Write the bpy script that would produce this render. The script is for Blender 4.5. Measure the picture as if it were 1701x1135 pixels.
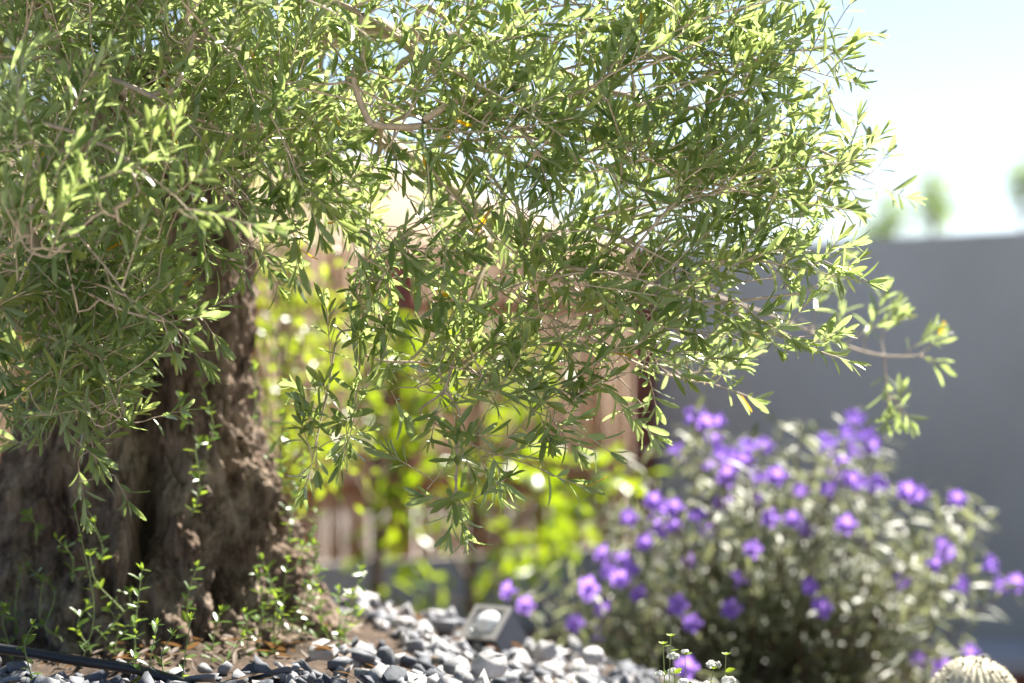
import bpy, bmesh, math, random
import numpy as np
from mathutils import Vector, Matrix, noise

for o in list(bpy.data.objects):
    bpy.data.objects.remove(o, do_unlink=True)
scene = bpy.context.scene
COL = scene.collection
R = math.radians
rng = np.random.default_rng(11)
random.seed(11)

# ------------------------------------------------------------------ camera, sky, sun, exposure
FPX, CX, CY, CAMZ = 4016.0, 850.5, 567.5, 1.0        # 85 mm lens on a 36 mm wide frame of 1701 pixels
FOCUS = 3.8
cam = bpy.data.cameras.new('camera')
cam_o = bpy.data.objects.new('camera', cam); COL.objects.link(cam_o)
cam.lens = 85.0; cam.sensor_width = 36.0
cam_o.location = (0, 0, CAMZ); cam_o.rotation_euler = (R(90), 0, 0)
cam.clip_start = 0.05; cam.clip_end = 3000
cam.dof.use_dof = True; cam.dof.focus_distance = FOCUS; cam.dof.aperture_fstop = 2.1
scene.camera = cam_o

SUN_EL, SUN_AZ = R(50), R(38)                        # azimuth from the view direction (+Y) towards +X
world = bpy.data.worlds.new('World'); scene.world = world; world.use_nodes = True
wn = world.node_tree; wn.nodes.clear()
sky = wn.nodes.new('ShaderNodeTexSky'); sky.sky_type = 'NISHITA'; sky.sun_disc = False
sky.sun_elevation = SUN_EL; sky.sun_rotation = SUN_AZ
sky.air_density = 0.54; sky.dust_density = 0.85; sky.ozone_density = 0.5
bg = wn.nodes.new('ShaderNodeBackground'); bg.inputs['Strength'].default_value = 0.05
wo = wn.nodes.new('ShaderNodeOutputWorld')
wn.links.new(sky.outputs[0], bg.inputs[0]); wn.links.new(bg.outputs[0], wo.inputs[0])
sun = bpy.data.lights.new('sun', 'SUN'); sun.energy = 5.0; sun.angle = R(0.5); sun.color = (1.0, 0.94, 0.84)
sun_o = bpy.data.objects.new('sun', sun); COL.objects.link(sun_o)
sdir = Vector((math.sin(SUN_AZ) * math.cos(SUN_EL), math.cos(SUN_AZ) * math.cos(SUN_EL), math.sin(SUN_EL)))
sun_o.rotation_euler = sdir.to_track_quat('Z', 'Y').to_euler(); sun_o.location = (3, 6, 8)
vs = scene.view_settings
vs.view_transform = 'Standard'; vs.look = 'None'; vs.gamma = 1.0; vs.use_curve_mapping = False
vs.exposure = 2.08
cy = scene.cycles
cy.use_denoising = True
cy.max_bounces = 7; cy.diffuse_bounces = 3; cy.glossy_bounces = 3; cy.transmission_bounces = 5; cy.transparent_max_bounces = 6
cy.sample_clamp_indirect = 8.0


def at(x, y, d):
    """the point seen at pixel (x, y) of the photograph, d metres in front of the camera"""
    return np.array([(x - CX) / FPX * d, d, CAMZ - (y - CY) / FPX * d])


# ------------------------------------------------------------------ tagging, meshes
def tag(o, label=None, cat=None, group=None, kind=None):
    if label: o['label'] = label
    if cat: o['category'] = cat
    if group: o['group'] = group
    if kind: o['kind'] = kind
    return o


def empty(name, loc, label, cat, group=None):
    o = bpy.data.objects.new(name, None); COL.objects.link(o)
    o.location = Vector(loc); o.empty_display_size = 0.05
    return tag(o, label, cat, group)


def link(name, me, mat, parent=None, smooth=False):
    o = bpy.data.objects.new(name, me); COL.objects.link(o)
    for m in (mat if isinstance(mat, (list, tuple)) else [mat]):
        me.materials.append(m)
    if smooth:
        me.polygons.foreach_set('use_smooth', [True] * len(me.polygons))
    if parent is not None:
        o.parent = parent
        if parent.parent is None:
            o.matrix_parent_inverse = Matrix.Translation(-parent.location)
    return o


def mesh_np(name, verts, quads=None, tris=None, attr=None):
    """a mesh from numpy arrays; attr = dict of per-vertex floats"""
    verts = np.asarray(verts, np.float32).reshape(-1, 3)
    nq = 0 if quads is None else len(quads); nt = 0 if tris is None else len(tris)
    me = bpy.data.meshes.new(name)
    me.vertices.add(len(verts)); me.vertices.foreach_set('co', verts.ravel())
    idx = []
    if nq: idx.append(np.asarray(quads, np.int32).ravel())
    if nt: idx.append(np.asarray(tris, np.int32).ravel())
    idx = np.concatenate(idx)
    me.loops.add(len(idx)); me.loops.foreach_set('vertex_index', idx)
    me.polygons.add(nq + nt)
    st = np.concatenate([np.arange(nq) * 4, nq * 4 + np.arange(nt) * 3]).astype(np.int32)
    me.polygons.foreach_set('loop_start', st)
    me.update(calc_edges=True); me.validate()
    for k, v in (attr or {}).items():
        a = me.attributes.new(k, 'FLOAT', 'POINT'); a.data.foreach_set('value', np.asarray(v, np.float32))
    return me


def unit(v):
    v = np.asarray(v, float)
    return v / (np.linalg.norm(v, axis=-1, keepdims=True) + 1e-12)


class Leaves:
    """collects leaves and turns them into one mesh of folded, bent blades"""
    def __init__(s): s.p = []; s.d = []; s.n = []; s.l = []; s.w = []; s.t = []; s.b = []
    def add(s, p, d, n, l, w, t=0.5, b=0.15):
        s.p.append(p); s.d.append(d); s.n.append(n); s.l.append(l); s.w.append(w); s.t.append(t); s.b.append(b)
    def mesh(s, name, profile=((0, .10), (.2, .58), (.48, .94), (.74, .95), (.92, .55), (1, .06)), fold=.35):
        P = np.array(s.p); D = unit(np.array(s.d)); N = np.array(s.n, float)
        N = unit(N - D * (N * D).sum(1, keepdims=True)); S = np.cross(D, N)
        L = np.array(s.l)[:, None]; W = np.array(s.w)[:, None] * .5; B = np.array(s.b)[:, None]
        rows = []
        for (u, h) in profile:
            mid = P + D * (u * L) - N * (B * u * u * L)
            rows += [mid - S * (W * h) + N * (W * h * fold), mid, mid + S * (W * h) + N * (W * h * fold)]
        V = np.stack(rows, 1); k = len(profile); n = len(P)
        base = np.arange(n)[:, None] * (3 * k); q = []
        for i in range(k - 1):
            a = 3 * i
            for j in (0, 1):
                q.append(base + np.array([[a + j, a + j + 1, a + j + 4, a + j + 3]]))
        q = np.stack(q, 1).reshape(-1, 4)
        return mesh_np(name, V.reshape(-1, 3), q, None, {'tint': np.repeat(np.array(s.t), 3 * k)})


class Tubes:
    """collects tapered tubes into one mesh"""
    def __init__(s): s.v = []; s.q = []; s.n = 0
    def add(s, pts, rad, sides=6):
        pts = np.asarray(pts, float); rad = np.broadcast_to(np.asarray(rad, float), (len(pts),))
        t = np.gradient(pts, axis=0); t = unit(t)
        ref = np.array([0.31, 0.2, 0.93]) if abs(t[0] @ np.array([0.31, .2, .93])) < .9 else np.array([1., 0, 0])
        a = unit(np.cross(t, ref)); b = np.cross(t, a)
        an = np.arange(sides) * 2 * math.pi / sides
        ring = pts[:, None] + rad[:, None, None] * (np.cos(an)[None, :, None] * a[:, None] + np.sin(an)[None, :, None] * b[:, None])
        m = len(pts)
        i = np.arange(m - 1)[:, None] * sides; j = np.arange(sides)[None]; j2 = (j + 1) % sides
        q = np.stack([i + j, i + j2, i + sides + j2, i + sides + j], -1).reshape(-1, 4) + s.n
        s.v.append(ring.reshape(-1, 3)); s.q.append(q); s.n += m * sides
    def mesh(s, name): return mesh_np(name, np.concatenate(s.v), np.concatenate(s.q))


def box(bm, lo, hi, rot=None, c=None):
    r = bmesh.ops.create_cube(bm, size=1.0)
    lo = Vector(lo); hi = Vector(hi)
    for v in r['verts']:
        v.co = Vector(((v.co.x + .5) * (hi.x - lo.x) + lo.x, (v.co.y + .5) * (hi.y - lo.y) + lo.y, (v.co.z + .5) * (hi.z - lo.z) + lo.z))
    return r['verts']


def bm_mesh(name, bm, bevel=0.0):
    if bevel:
        bmesh.ops.bevel(bm, geom=list(bm.edges), offset=bevel, segments=2, affect='EDGES', clamp_overlap=True)
    bmesh.ops.recalc_face_normals(bm, faces=bm.faces)
    me = bpy.data.meshes.new(name); bm.to_mesh(me); bm.free(); return me


# ------------------------------------------------------------------ materials
class NT:
    def __init__(s, name):
        s.m = bpy.data.materials.new(name); s.m.use_nodes = True; s.t = s.m.node_tree; s.t.nodes.clear()
        s.out = s.t.nodes.new('ShaderNodeOutputMaterial')
    def n(s, kind, **kw):
        x = s.t.nodes.new('ShaderNode' + kind)
        for k, v in kw.items():
            if k.startswith('i_'): x.inputs[k[2:]].default_value = v
            else: setattr(x, k, v)
        return x
    def l(s, a, b): s.t.links.new(a, b)
    def ramp(s, fac, stops):
        r = s.n('ValToRGB'); e = r.color_ramp.elements
        while len(e) < len(stops): e.new(0.5)
        for i, (p, c) in enumerate(stops): e[i].position = p; e[i].color = (*c, 1)
        s.l(fac, r.inputs[0]); return r.outputs[0]
    def coord(s): return s.n('TexCoord').outputs['Object']
    def noise(s, scale, detail=4, rough=.6, vec=None, dim=None):
        x = s.n('TexNoise'); x.inputs['Scale'].default_value = scale; x.inputs['Detail'].default_value = detail; x.inputs['Roughness'].default_value = rough
        s.l(vec if vec is not None else s.coord(), x.inputs['Vector']); return x.outputs['Fac']
    def mapping(s, scale):
        m = s.n('Mapping'); m.inputs['Scale'].default_value = scale; s.l(s.coord(), m.inputs['Vector']); return m.outputs[0]
    def bump(s, h, strength=.5, dist=.01):
        b = s.n('Bump'); b.inputs['Strength'].default_value = strength; b.inputs['Distance'].default_value = dist; s.l(h, b.inputs['Height']); return b.outputs[0]


def mat_simple(name, col, rough=.6, var=.2, scale=12, bump=.0, bdist=.004, metallic=0., spec=.5):
    t = NT(name); p = t.n('BsdfPrincipled'); p.inputs['Roughness'].default_value = rough; p.inputs['Metallic'].default_value = metallic
    p.inputs['Specular IOR Level'].default_value = spec
    f = t.noise(scale, 6, .65)
    lo = tuple(c * (1 - var) for c in col); hi = tuple(min(1, c * (1 + var)) for c in col)
    t.l(t.ramp(f, [(.3, lo), (.7, hi)]), p.inputs['Base Color'])
    if bump: t.l(t.bump(t.noise(scale * 6, 5, .7), bump, bdist), p.inputs['Normal'])
    t.l(p.outputs[0], t.out.inputs[0]); return t.m


def mat_leaf(name, stops, back=None, trans=(.25, .36, .04), tmix=.35, rough=.38, spec=.5, old=None):
    """leaf colour follows the per-leaf 'tint'; the underside may differ; light passes through"""
    t = NT(name)
    a = t.n('Attribute', attribute_name='tint'); f = a.outputs['Fac']
    col = t.ramp(f, stops)
    nz = t.noise(60, 3)
    hsv = t.n('HueSaturation'); mp = t.n('MapRange'); mp.inputs['To Min'].default_value = .75; mp.inputs['To Max'].default_value = 1.25
    t.l(nz, mp.inputs['Value']); t.l(mp.outputs[0], hsv.inputs['Value']); t.l(col, hsv.inputs['Color']); col = hsv.outputs[0]
    if back:
        g = t.n('NewGeometry'); mx = t.n('Mix', data_type='RGBA'); t.l(g.outputs['Backfacing'], mx.inputs[0])
        t.l(col, mx.inputs[6]); mx.inputs[7].default_value = (*back, 1); col = mx.outputs[2]
    tc = t.n('Mix', data_type='RGBA', blend_type='MIX'); tc.inputs[0].default_value = .75
    t.l(col, tc.inputs[6]); tc.inputs[7].default_value = (*trans, 1); tcol = tc.outputs[2]
    if old:
        gt = t.n('Math', operation='GREATER_THAN'); gt.inputs[1].default_value = 1.5; t.l(f, gt.inputs[0])
        for which in (0, 1):
            m2 = t.n('Mix', data_type='RGBA'); t.l(gt.outputs[0], m2.inputs[0])
            t.l(col if which == 0 else tcol, m2.inputs[6]); m2.inputs[7].default_value = (*old, 1)
            if which == 0: col = m2.outputs[2]
            else: tcol = m2.outputs[2]
    p = t.n('BsdfPrincipled'); p.inputs['Roughness'].default_value = rough; p.inputs['Specular IOR Level'].default_value = spec
    t.l(col, p.inputs['Base Color'])
    tr = t.n('BsdfTranslucent'); t.l(tcol, tr.inputs['Color'])
    mx = t.n('MixShader'); mx.inputs[0].default_value = tmix
    t.l(p.outputs[0], mx.inputs[1]); t.l(tr.outputs[0], mx.inputs[2]); t.l(mx.outputs[0], t.out.inputs[0])
    return t.m


M = {}
M['olive_leaf'] = mat_leaf('olive leaf', [(0, (.013, .045, .018)), (.45, (.045, .098, .025)), (.8, (.14, .18, .04)), (1, (.22, .24, .06))],
                           back=(.18, .235, .14), trans=(.54, .68, .20), tmix=.50, rough=.25, old=(.66, .38, .012))
M['sucker_leaf'] = mat_leaf('sucker leaf', [(0, (.04, .09, .02)), (1, (.12, .2, .04))], trans=(.4, .55, .05), tmix=.38, rough=.3)
M['citrus_leaf'] = mat_leaf('broad leaf', [(0, (.04, .10, .012)), (.5, (.10, .19, .012)), (1, (.22, .28, .012))], trans=(.46, .62, .01), tmix=.46, rough=.3)
M['shrub_leaf'] = mat_leaf('shrub leaf', [(0, (.05, .11, .015)), (1, (.18, .27, .03))], trans=(.6, .74, .03), tmix=.48, rough=.26)
M['ruellia_leaf'] = mat_leaf('bush leaf', [(0, (.03, .05, .022)), (.6, (.11, .14, .065)), (1, (.36, .38, .22))], back=(.24, .24, .17), trans=(.46, .52, .22), tmix=.30, rough=.48, spec=.5)
M['lantana_leaf'] = mat_leaf('small leaf', [(0, (.10, .2, .02)), (1, (.2, .3, .03))], trans=(.5, .65, .03), tmix=.45, rough=.4)
M['far_leaf'] = mat_leaf('far leaf', [(0, (.07, .15, .04)), (1, (.17, .27, .06))], trans=(.45, .65, .12), tmix=.4, rough=.5)
M['litter'] = mat_leaf('fallen leaf', [(0, (.06, .038, .025)), (1, (.19, .135, .085))], trans=(.4, .2, .06), tmix=.2, rough=.7)
M['twig'] = mat_simple('twig bark', (.40, .32, .235), .7, .3, 60)
M['bough'] = mat_simple('bough bark', (.22, .18, .14), .85, .4, 40, .6, .006)
M['stem_green'] = mat_simple('green stem', (.22, .28, .10), .6, .25, 40)
M['stem_brown'] = mat_simple('brown stem', (.13, .085, .055), .8, .3, 30, .4)
M['wall'] = mat_simple('grey plaster', (.56, .58, .56), .85, .10, 1.1, .12, .003)
M['low_wall'] = mat_simple('grey render', (.50, .48, .43), .88, .10, 3, .2)
M['wood'] = mat_simple('dark stained wood', (.27, .095, .06), .6, .3, 8)
M['housing'] = mat_simple('anthracite metal', (.075, .085, .11), .45, .08, 10)
M['frame'] = mat_simple('brushed metal', (.55, .53, .52), .5, .06, 20, 0, 0, .6)
M['hose'] = mat_simple('black rubber', (.02, .021, .026), .5, .2, 20)
M['house'] = mat_simple('dry hillside', (.23, .165, .11), .95, .22, .25)
M['kerb'] = mat_simple('pale kerb stone', (.42, .44, .46), .7, .1, 6)
M['bounce_slab'] = mat_simple('terrace paving', (.50, .46, .41), .85, .1, 3)  # pale surface of the added slab that bounces fill light
M['paving'] = mat_simple('pale paving', (.62, .58, .54), .85, .1, 3)


def mat_bark():
    t = NT('olive bark'); p = t.n('BsdfPrincipled'); p.inputs['Roughness'].default_value = .92; p.inputs['Specular IOR Level'].default_value = .2
    v = t.mapping((1, 1, .32))
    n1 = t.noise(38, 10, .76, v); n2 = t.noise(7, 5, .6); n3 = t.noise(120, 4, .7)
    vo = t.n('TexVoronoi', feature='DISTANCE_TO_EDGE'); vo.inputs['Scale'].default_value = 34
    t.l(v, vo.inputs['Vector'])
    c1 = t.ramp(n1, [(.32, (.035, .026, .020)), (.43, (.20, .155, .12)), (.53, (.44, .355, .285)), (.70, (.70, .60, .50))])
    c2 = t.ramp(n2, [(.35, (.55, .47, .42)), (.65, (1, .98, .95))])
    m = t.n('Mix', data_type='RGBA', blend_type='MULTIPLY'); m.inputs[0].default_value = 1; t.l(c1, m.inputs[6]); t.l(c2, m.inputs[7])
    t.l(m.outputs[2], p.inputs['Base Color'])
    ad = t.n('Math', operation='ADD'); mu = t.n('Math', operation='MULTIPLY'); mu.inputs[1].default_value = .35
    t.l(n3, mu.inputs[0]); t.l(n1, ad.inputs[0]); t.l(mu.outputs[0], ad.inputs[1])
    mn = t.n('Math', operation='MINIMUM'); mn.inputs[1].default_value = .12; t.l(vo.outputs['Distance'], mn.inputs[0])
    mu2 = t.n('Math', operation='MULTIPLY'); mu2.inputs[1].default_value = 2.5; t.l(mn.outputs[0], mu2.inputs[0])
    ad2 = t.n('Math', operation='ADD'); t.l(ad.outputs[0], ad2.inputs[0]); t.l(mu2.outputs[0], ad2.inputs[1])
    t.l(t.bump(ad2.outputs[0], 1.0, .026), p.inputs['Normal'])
    t.l(p.outputs[0], t.out.inputs[0]); return t.m


def mat_stone():
    t = NT('limestone chips'); p = t.n('BsdfPrincipled'); p.inputs['Roughness'].default_value = .75; p.inputs['Specular IOR Level'].default_value = .3
    a = t.n('Attribute', attribute_name='tint')
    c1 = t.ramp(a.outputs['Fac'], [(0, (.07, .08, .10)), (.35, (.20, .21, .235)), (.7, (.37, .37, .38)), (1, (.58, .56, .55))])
    c2 = t.ramp(t.noise(38, 7, .7), [(.3, (.6, .6, .62)), (.7, (1, 1, 1))])
    m = t.n('Mix', data_type='RGBA', blend_type='MULTIPLY'); m.inputs[0].default_value = 1; t.l(c1, m.inputs[6]); t.l(c2, m.inputs[7])
    t.l(m.outputs[2], p.inputs['Base Color'])
    t.l(t.bump(t.noise(90, 6, .7), .5, .004), p.inputs['Normal'])
    t.l(p.outputs[0], t.out.inputs[0]); return t.m


def mat_soil():
    t = NT('dry soil'); p = t.n('BsdfPrincipled'); p.inputs['Roughness'].default_value = .95; p.inputs['Specular IOR Level'].default_value = .15
    c = t.ramp(t.noise(22, 9, .75), [(.28, (.035, .026, .021)), (.5, (.11, .082, .063)), (.72, (.24, .18, .14))])
    t.l(c, p.inputs['Base Color']); t.l(t.bump(t.noise(70, 8, .8), .9, .012), p.inputs['Normal'])
    t.l(p.outputs[0], t.out.inputs[0]); return t.m


def mat_reed():
    t = NT('reed cane')
    a = t.n('Attribute', attribute_name='tint')
    c1 = t.ramp(a.outputs['Fac'], [(0, (.22, .09, .035)), (.4, (.58, .30, .125)), (1, (.80, .49, .23))])
    v = t.mapping((30, 30, 2.0)); c2 = t.ramp(t.noise(3, 4, .6, v), [(.3, (.6, .55, .52)), (.7, (1, 1, 1))])
    m = t.n('Mix', data_type='RGBA', blend_type='MULTIPLY'); m.inputs[0].default_value = 1; t.l(c1, m.inputs[6]); t.l(c2, m.inputs[7])
    p = t.n('BsdfPrincipled'); p.inputs['Roughness'].default_value = .75; p.inputs['Specular IOR Level'].default_value = .08; t.l(m.outputs[2], p.inputs['Base Color'])
    tr = t.n('BsdfTranslucent'); t.l(m.outputs[2], tr.inputs['Color'])
    mx = t.n('MixShader'); mx.inputs[0].default_value = .20
    t.l(p.outputs[0], mx.inputs[1]); t.l(tr.outputs[0], mx.inputs[2]); t.l(mx.outputs[0], t.out.inputs[0]); return t.m


def mat_petal(name, c, tc, mix=.45):
    t = NT(name); p = t.n('BsdfPrincipled'); p.inputs['Roughness'].default_value = .6
    p.inputs['Base Color'].default_value = (*c, 1); p.inputs['Specular IOR Level'].default_value = .2
    cc = t.ramp(t.noise(80, 3), [(.3, tuple(x * .8 for x in c)), (.7, c)]); t.l(cc, p.inputs['Base Color'])
    tr = t.n('BsdfTranslucent'); tr.inputs['Color'].default_value = (*tc, 1)
    mx = t.n('MixShader'); mx.inputs[0].default_value = mix
    t.l(p.outputs[0], mx.inputs[1]); t.l(tr.outputs[0], mx.inputs[2]); t.l(mx.outputs[0], t.out.inputs[0]); return t.m


M['bark'] = mat_bark(); M['stone'] = mat_stone(); M['soil'] = mat_soil(); M['reed'] = mat_reed()
M['petal'] = mat_petal('violet petal', (.38, .21, .84), (.54, .31, .98))
M['white_petal'] = mat_petal('white petal', (.8, .8, .78), (.8, .8, .78), .3)
M['calyx'] = mat_petal('green calyx', (.22, .30, .03), (.4, .5, .04), .4)


def mat_glass():
    t = NT('lamp glass'); p = t.n('BsdfPrincipled'); p.inputs['Base Color'].default_value = (.55, .6, .66, 1)
    p.inputs['Roughness'].default_value = .06; p.inputs['Transmission Weight'].default_value = .35; p.inputs['IOR'].default_value = 1.5
    t.l(p.outputs[0], t.out.inputs[0]); return t.m


M['glass'] = mat_glass()
M['plate'] = mat_simple('grey plate', (.42, .42, .43), .35, .1, 20)
M['lens'] = mat_simple('white reflector', (.85, .87, .9), .25, .03, 10)
M['chrome'] = mat_simple('reflector', (.8, .82, .85), .12, .03, 10, 0, 0, 1.0)
M['cactus'] = mat_simple('pale cactus skin', (.58, .54, .40), .7, .2, 30, .3)
M['spine'] = mat_simple('cream spine', (.72, .68, .55), .5, .1, 30)
M['dark_spine'] = mat_simple('dark spine', (.05, .045, .03), .6, .1, 30)


# ------------------------------------------------------------------ ground
def sstep(a, b, x):
    t = np.clip((x - a) / (b - a), 0, 1); return t * t * (3 - 2 * t)


def ground_h(X, Y):
    X = np.asarray(X, float); Y = np.asarray(Y, float)
    h = .445 - .02 * sstep(4.4, 5.0, Y) - .26 * np.clip(X + .3, 0, 1.2)
    h = h - sstep(5.1, 7.0, Y) * (h + .25)
    lf = sstep(-2.0, -3.5, X)                                  # the bed falls away outside the frame
    h = h * (1 - lf) + (-.25) * lf
    rt = sstep(2.2, 3.4, X); h = h * (1 - rt) + (-.25) * rt
    return h


def build_ground():
    def axis(lo, hi, fine_lo, fine_hi, step, n_out):
        f = np.arange(fine_lo, fine_hi + 1e-6, step)
        a = fine_lo - np.geomspace(step * 2, fine_lo - lo, n_out)
        b = fine_hi + np.geomspace(step * 2, hi - fine_hi, n_out)
        return np.concatenate([a[::-1], f, b])
    xs = axis(-900, 900, -1.3, 1.3, .014, 40); ys = axis(-60, 1800, 3.2, 5.6, .014, 44)
    X, Y = np.meshgrid(xs, ys)
    Z = ground_h(X, Y)
    near = (np.abs(X) < 1.35) & (Y > 3.1) & (Y < 5.7)
    Zn = Z.copy()
    for i, j in zip(*np.nonzero(near)):
        p = Vector((X[i, j], Y[i, j], 0))
        Zn[i, j] += .022 * noise.fractal(p * 6, 1.0, 2.0, 3) + .010 * noise.fractal(p * 34, .8, 2.1, 3)
    # soil heaped against the trunk foot
    r = np.hypot((X + .62) / .52, (Y - 4.62) / .5)
    Zn += -.012 * np.exp(-(np.clip(r - .55, 0, None) / .35) ** 2)
    cx, cyy, _ = at(340, 1040, 4.28); Zn += .012 * np.exp(-(((X - cx) / .06) ** 2 + ((Y - cyy) / .10) ** 2))
    ny, nx = X.shape
    V = np.stack([X, Y, Zn], -1).reshape(-1, 3)
    i = np.arange(ny - 1)[:, None] * nx; j = np.arange(nx - 1)[None]
    q = np.stack([i + j, i + j + 1, i + j + 1 + nx, i + j + nx], -1).reshape(-1, 4)
    o = link('ground', mesh_np('ground', V, q), M['soil'], smooth=True); tag(o, kind='structure')
    return o


build_ground()


bm = bmesh.new(); box(bm, (-14, -16, .2), (12, 2.9, .452))  # unseen pale slab added below and behind the camera to bounce sunlight
tag(link('bounce_slab', bm_mesh('bounce_slab', bm, .01), M['bounce_slab']), kind='structure')


# ------------------------------------------------------------------ walls, fence, hill behind
CORNER = np.array([.66, 10.9]); WDIR = unit(np.array([.66, -1.0])); FDIR = unit(np.array([-1.43, -.98]))
WALL_TOP, LOW_TOP, BASE = 1.41, .08, -.45


def slab(name, a, b, z0, z1, thick, side, mat, bev=.006, parent=None):
    """an upright slab whose front face runs from a to b on plan"""
    a = np.array(a); b = np.array(b); d = unit(b - a); n = np.array([-d[1], d[0]]) * side
    bm = bmesh.new()
    pts = [a, b, b + n * thick, a + n * thick]
    lo = [bm.verts.new((p[0], p[1], z0)) for p in pts]; hi = [bm.verts.new((p[0], p[1], z1)) for p in pts]
    bm.faces.new(lo[::-1]); bm.faces.new(hi)
    for k in range(4): bm.faces.new((lo[k], lo[(k + 1) % 4], hi[(k + 1) % 4], hi[k]))
    return link(name, bm_mesh(name, bm, bev), mat, parent)


w = slab('garden_wall', CORNER - WDIR * .02, CORNER + WDIR * 4.2, BASE, WALL_TOP, .22, 1, M['wall'], .008)
tag(w, 'smooth grey plastered garden wall standing behind the purple flowering bush', 'wall')
lw = slab('low_wall', CORNER + FDIR * .03, CORNER + FDIR * 5.2, BASE, LOW_TOP, .18, -1, M['low_wall'])
tag(lw, 'low grey rendered wall carrying the reed fence behind the gravel', 'wall')

fence = empty('reed_fence', (*(CORNER + FDIR * 2.0), LOW_TOP), 'brown reed cane fence on top of the low grey wall', 'fence')
FN = np.array([-FDIR[1], FDIR[0]]) * -1.0                  # away from the camera
if FN[1] < 0: FN = -FN
posts = [.065, 1.30, 2.50, 3.70, 4.90]
for k in range(len(posts) - 1):
    V = []; Q = []; T = []; n = 0
    s = posts[k] + .055
    while s < posts[k + 1] - .05:
        r = random.uniform(.0034, .0058)
        c = CORNER + FDIR * s + FN * (.06 + random.uniform(-.004, .004)); lean = random.uniform(-.012, .012)
        top = 1.40 + random.uniform(-.03, .035); tint = random.random()
        for zi, z in enumerate((LOW_TOP + .004, .75, top)):
            cc = c + FDIR * (lean * (z - LOW_TOP))
            for a in range(6):
                an = a * math.pi / 3
                V.append((cc[0] + r * math.cos(an), cc[1] + r * math.sin(an), z)); T.append(tint)
        for zi in range(2):
            for a in range(6):
                Q.append((n + zi * 6 + a, n + zi * 6 + (a + 1) % 6, n + zi * 6 + 6 + (a + 1) % 6, n + zi * 6 + 6 + a))
        n += 18
        s += r * 2 + max(0, random.gauss(-.0010, .0014))
    link('reed_panel', mesh_np('reed_panel', V, Q, None, {'tint': T}), M['reed'], fence)
for s in posts:
    back = FN * (0 if s < 1 else .085)
    a = CORNER + FDIR * (s - .062) + back; b = CORNER + FDIR * (s + .055) + back
    p = slab('post', a, b, LOW_TOP + .002, 1.43 if s < 1 else 1.36, .05, -1, M['wood'], .004, fence)
for z in (.36, 1.12):
    a = CORNER + FDIR * .16 + FN * .075; b = CORNER + FDIR * 4.86 + FN * .075
    slab('rail', a, b, z, z + .05, .03, -1, M['wood'], .003, fence)

pv = slab('pavement', CORNER + FDIR * 6 + FN * .3, CORNER - FDIR * 2.2 + FN * .3, -.3, .06, 2.6, 1, M['paving'], 0)
if pv.data.vertices[2].co.y < pv.data.vertices[0].co.y:
    bpy.data.objects.remove(pv); pv = slab('pavement', CORNER + FDIR * 6 + FN * .3, CORNER - FDIR * 2.2 + FN * .3, -.3, .06, 2.6, -1, M['paving'], 0)
tag(pv, kind='structure')


def build_hill():
    xs = np.linspace(-40, 22, 90); ys = np.linspace(22, 90, 60)
    X, Y = np.meshgrid(xs, ys)
    ridge = np.exp(-((X + 6) / 13.0) ** 2) + .55 * np.exp(-((X + 22) / 12.0) ** 2)
    Z = -.5 + 5.9 * ridge * sstep(22, 62, Y) * (1 - sstep(66, 90, Y))
    for i in range(len(ys)):
        for j in range(len(xs)): Z[i, j] += .5 * noise.fractal(Vector((X[i, j] * .2, Y[i, j] * .12, 0)), .9, 2, 4) * min(1, max(0, (Y[i, j] - 22) / 15))
    i = np.arange(59)[:, None] * 90; j = np.arange(89)[None]
    q = np.stack([i + j, i + j + 1, i + j + 91, i + j + 90], -1).reshape(-1, 4)
    tag(link('hill', mesh_np('hill', np.stack([X, Y, Z], -1).reshape(-1, 3), q), M['house'], smooth=True), kind='structure')


build_hill()

# pale kerb at the foot of the wall, lower right of the frame
kb = empty('kerb', at(1700, 1085, 8.0), 'pale grey kerb slab on a dark riser at the foot of the grey wall', 'kerb')
c0 = at(1618, 1078, 8.0); c1 = at(1800, 1078, 8.0)
bm = bmesh.new(); box(bm, (c0[0], 7.75, c0[2] - .05), (c1[0], 8.25, c0[2])); link('slab', bm_mesh('slab', bm, .008), M['kerb'], kb)
bm = bmesh.new(); box(bm, (c0[0] + .03, 7.80, c0[2] - .4), (c1[0], 8.2, c0[2] - .052)); link('riser', bm_mesh('riser', bm, .004), M['wood'], kb)


# ------------------------------------------------------------------ the olive tree
TREE_D = 4.66
base = at(255, 1090, TREE_D)
olive = empty('olive_tree', base, 'old olive tree with a thick gnarled trunk and hanging branches', 'tree')


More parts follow.
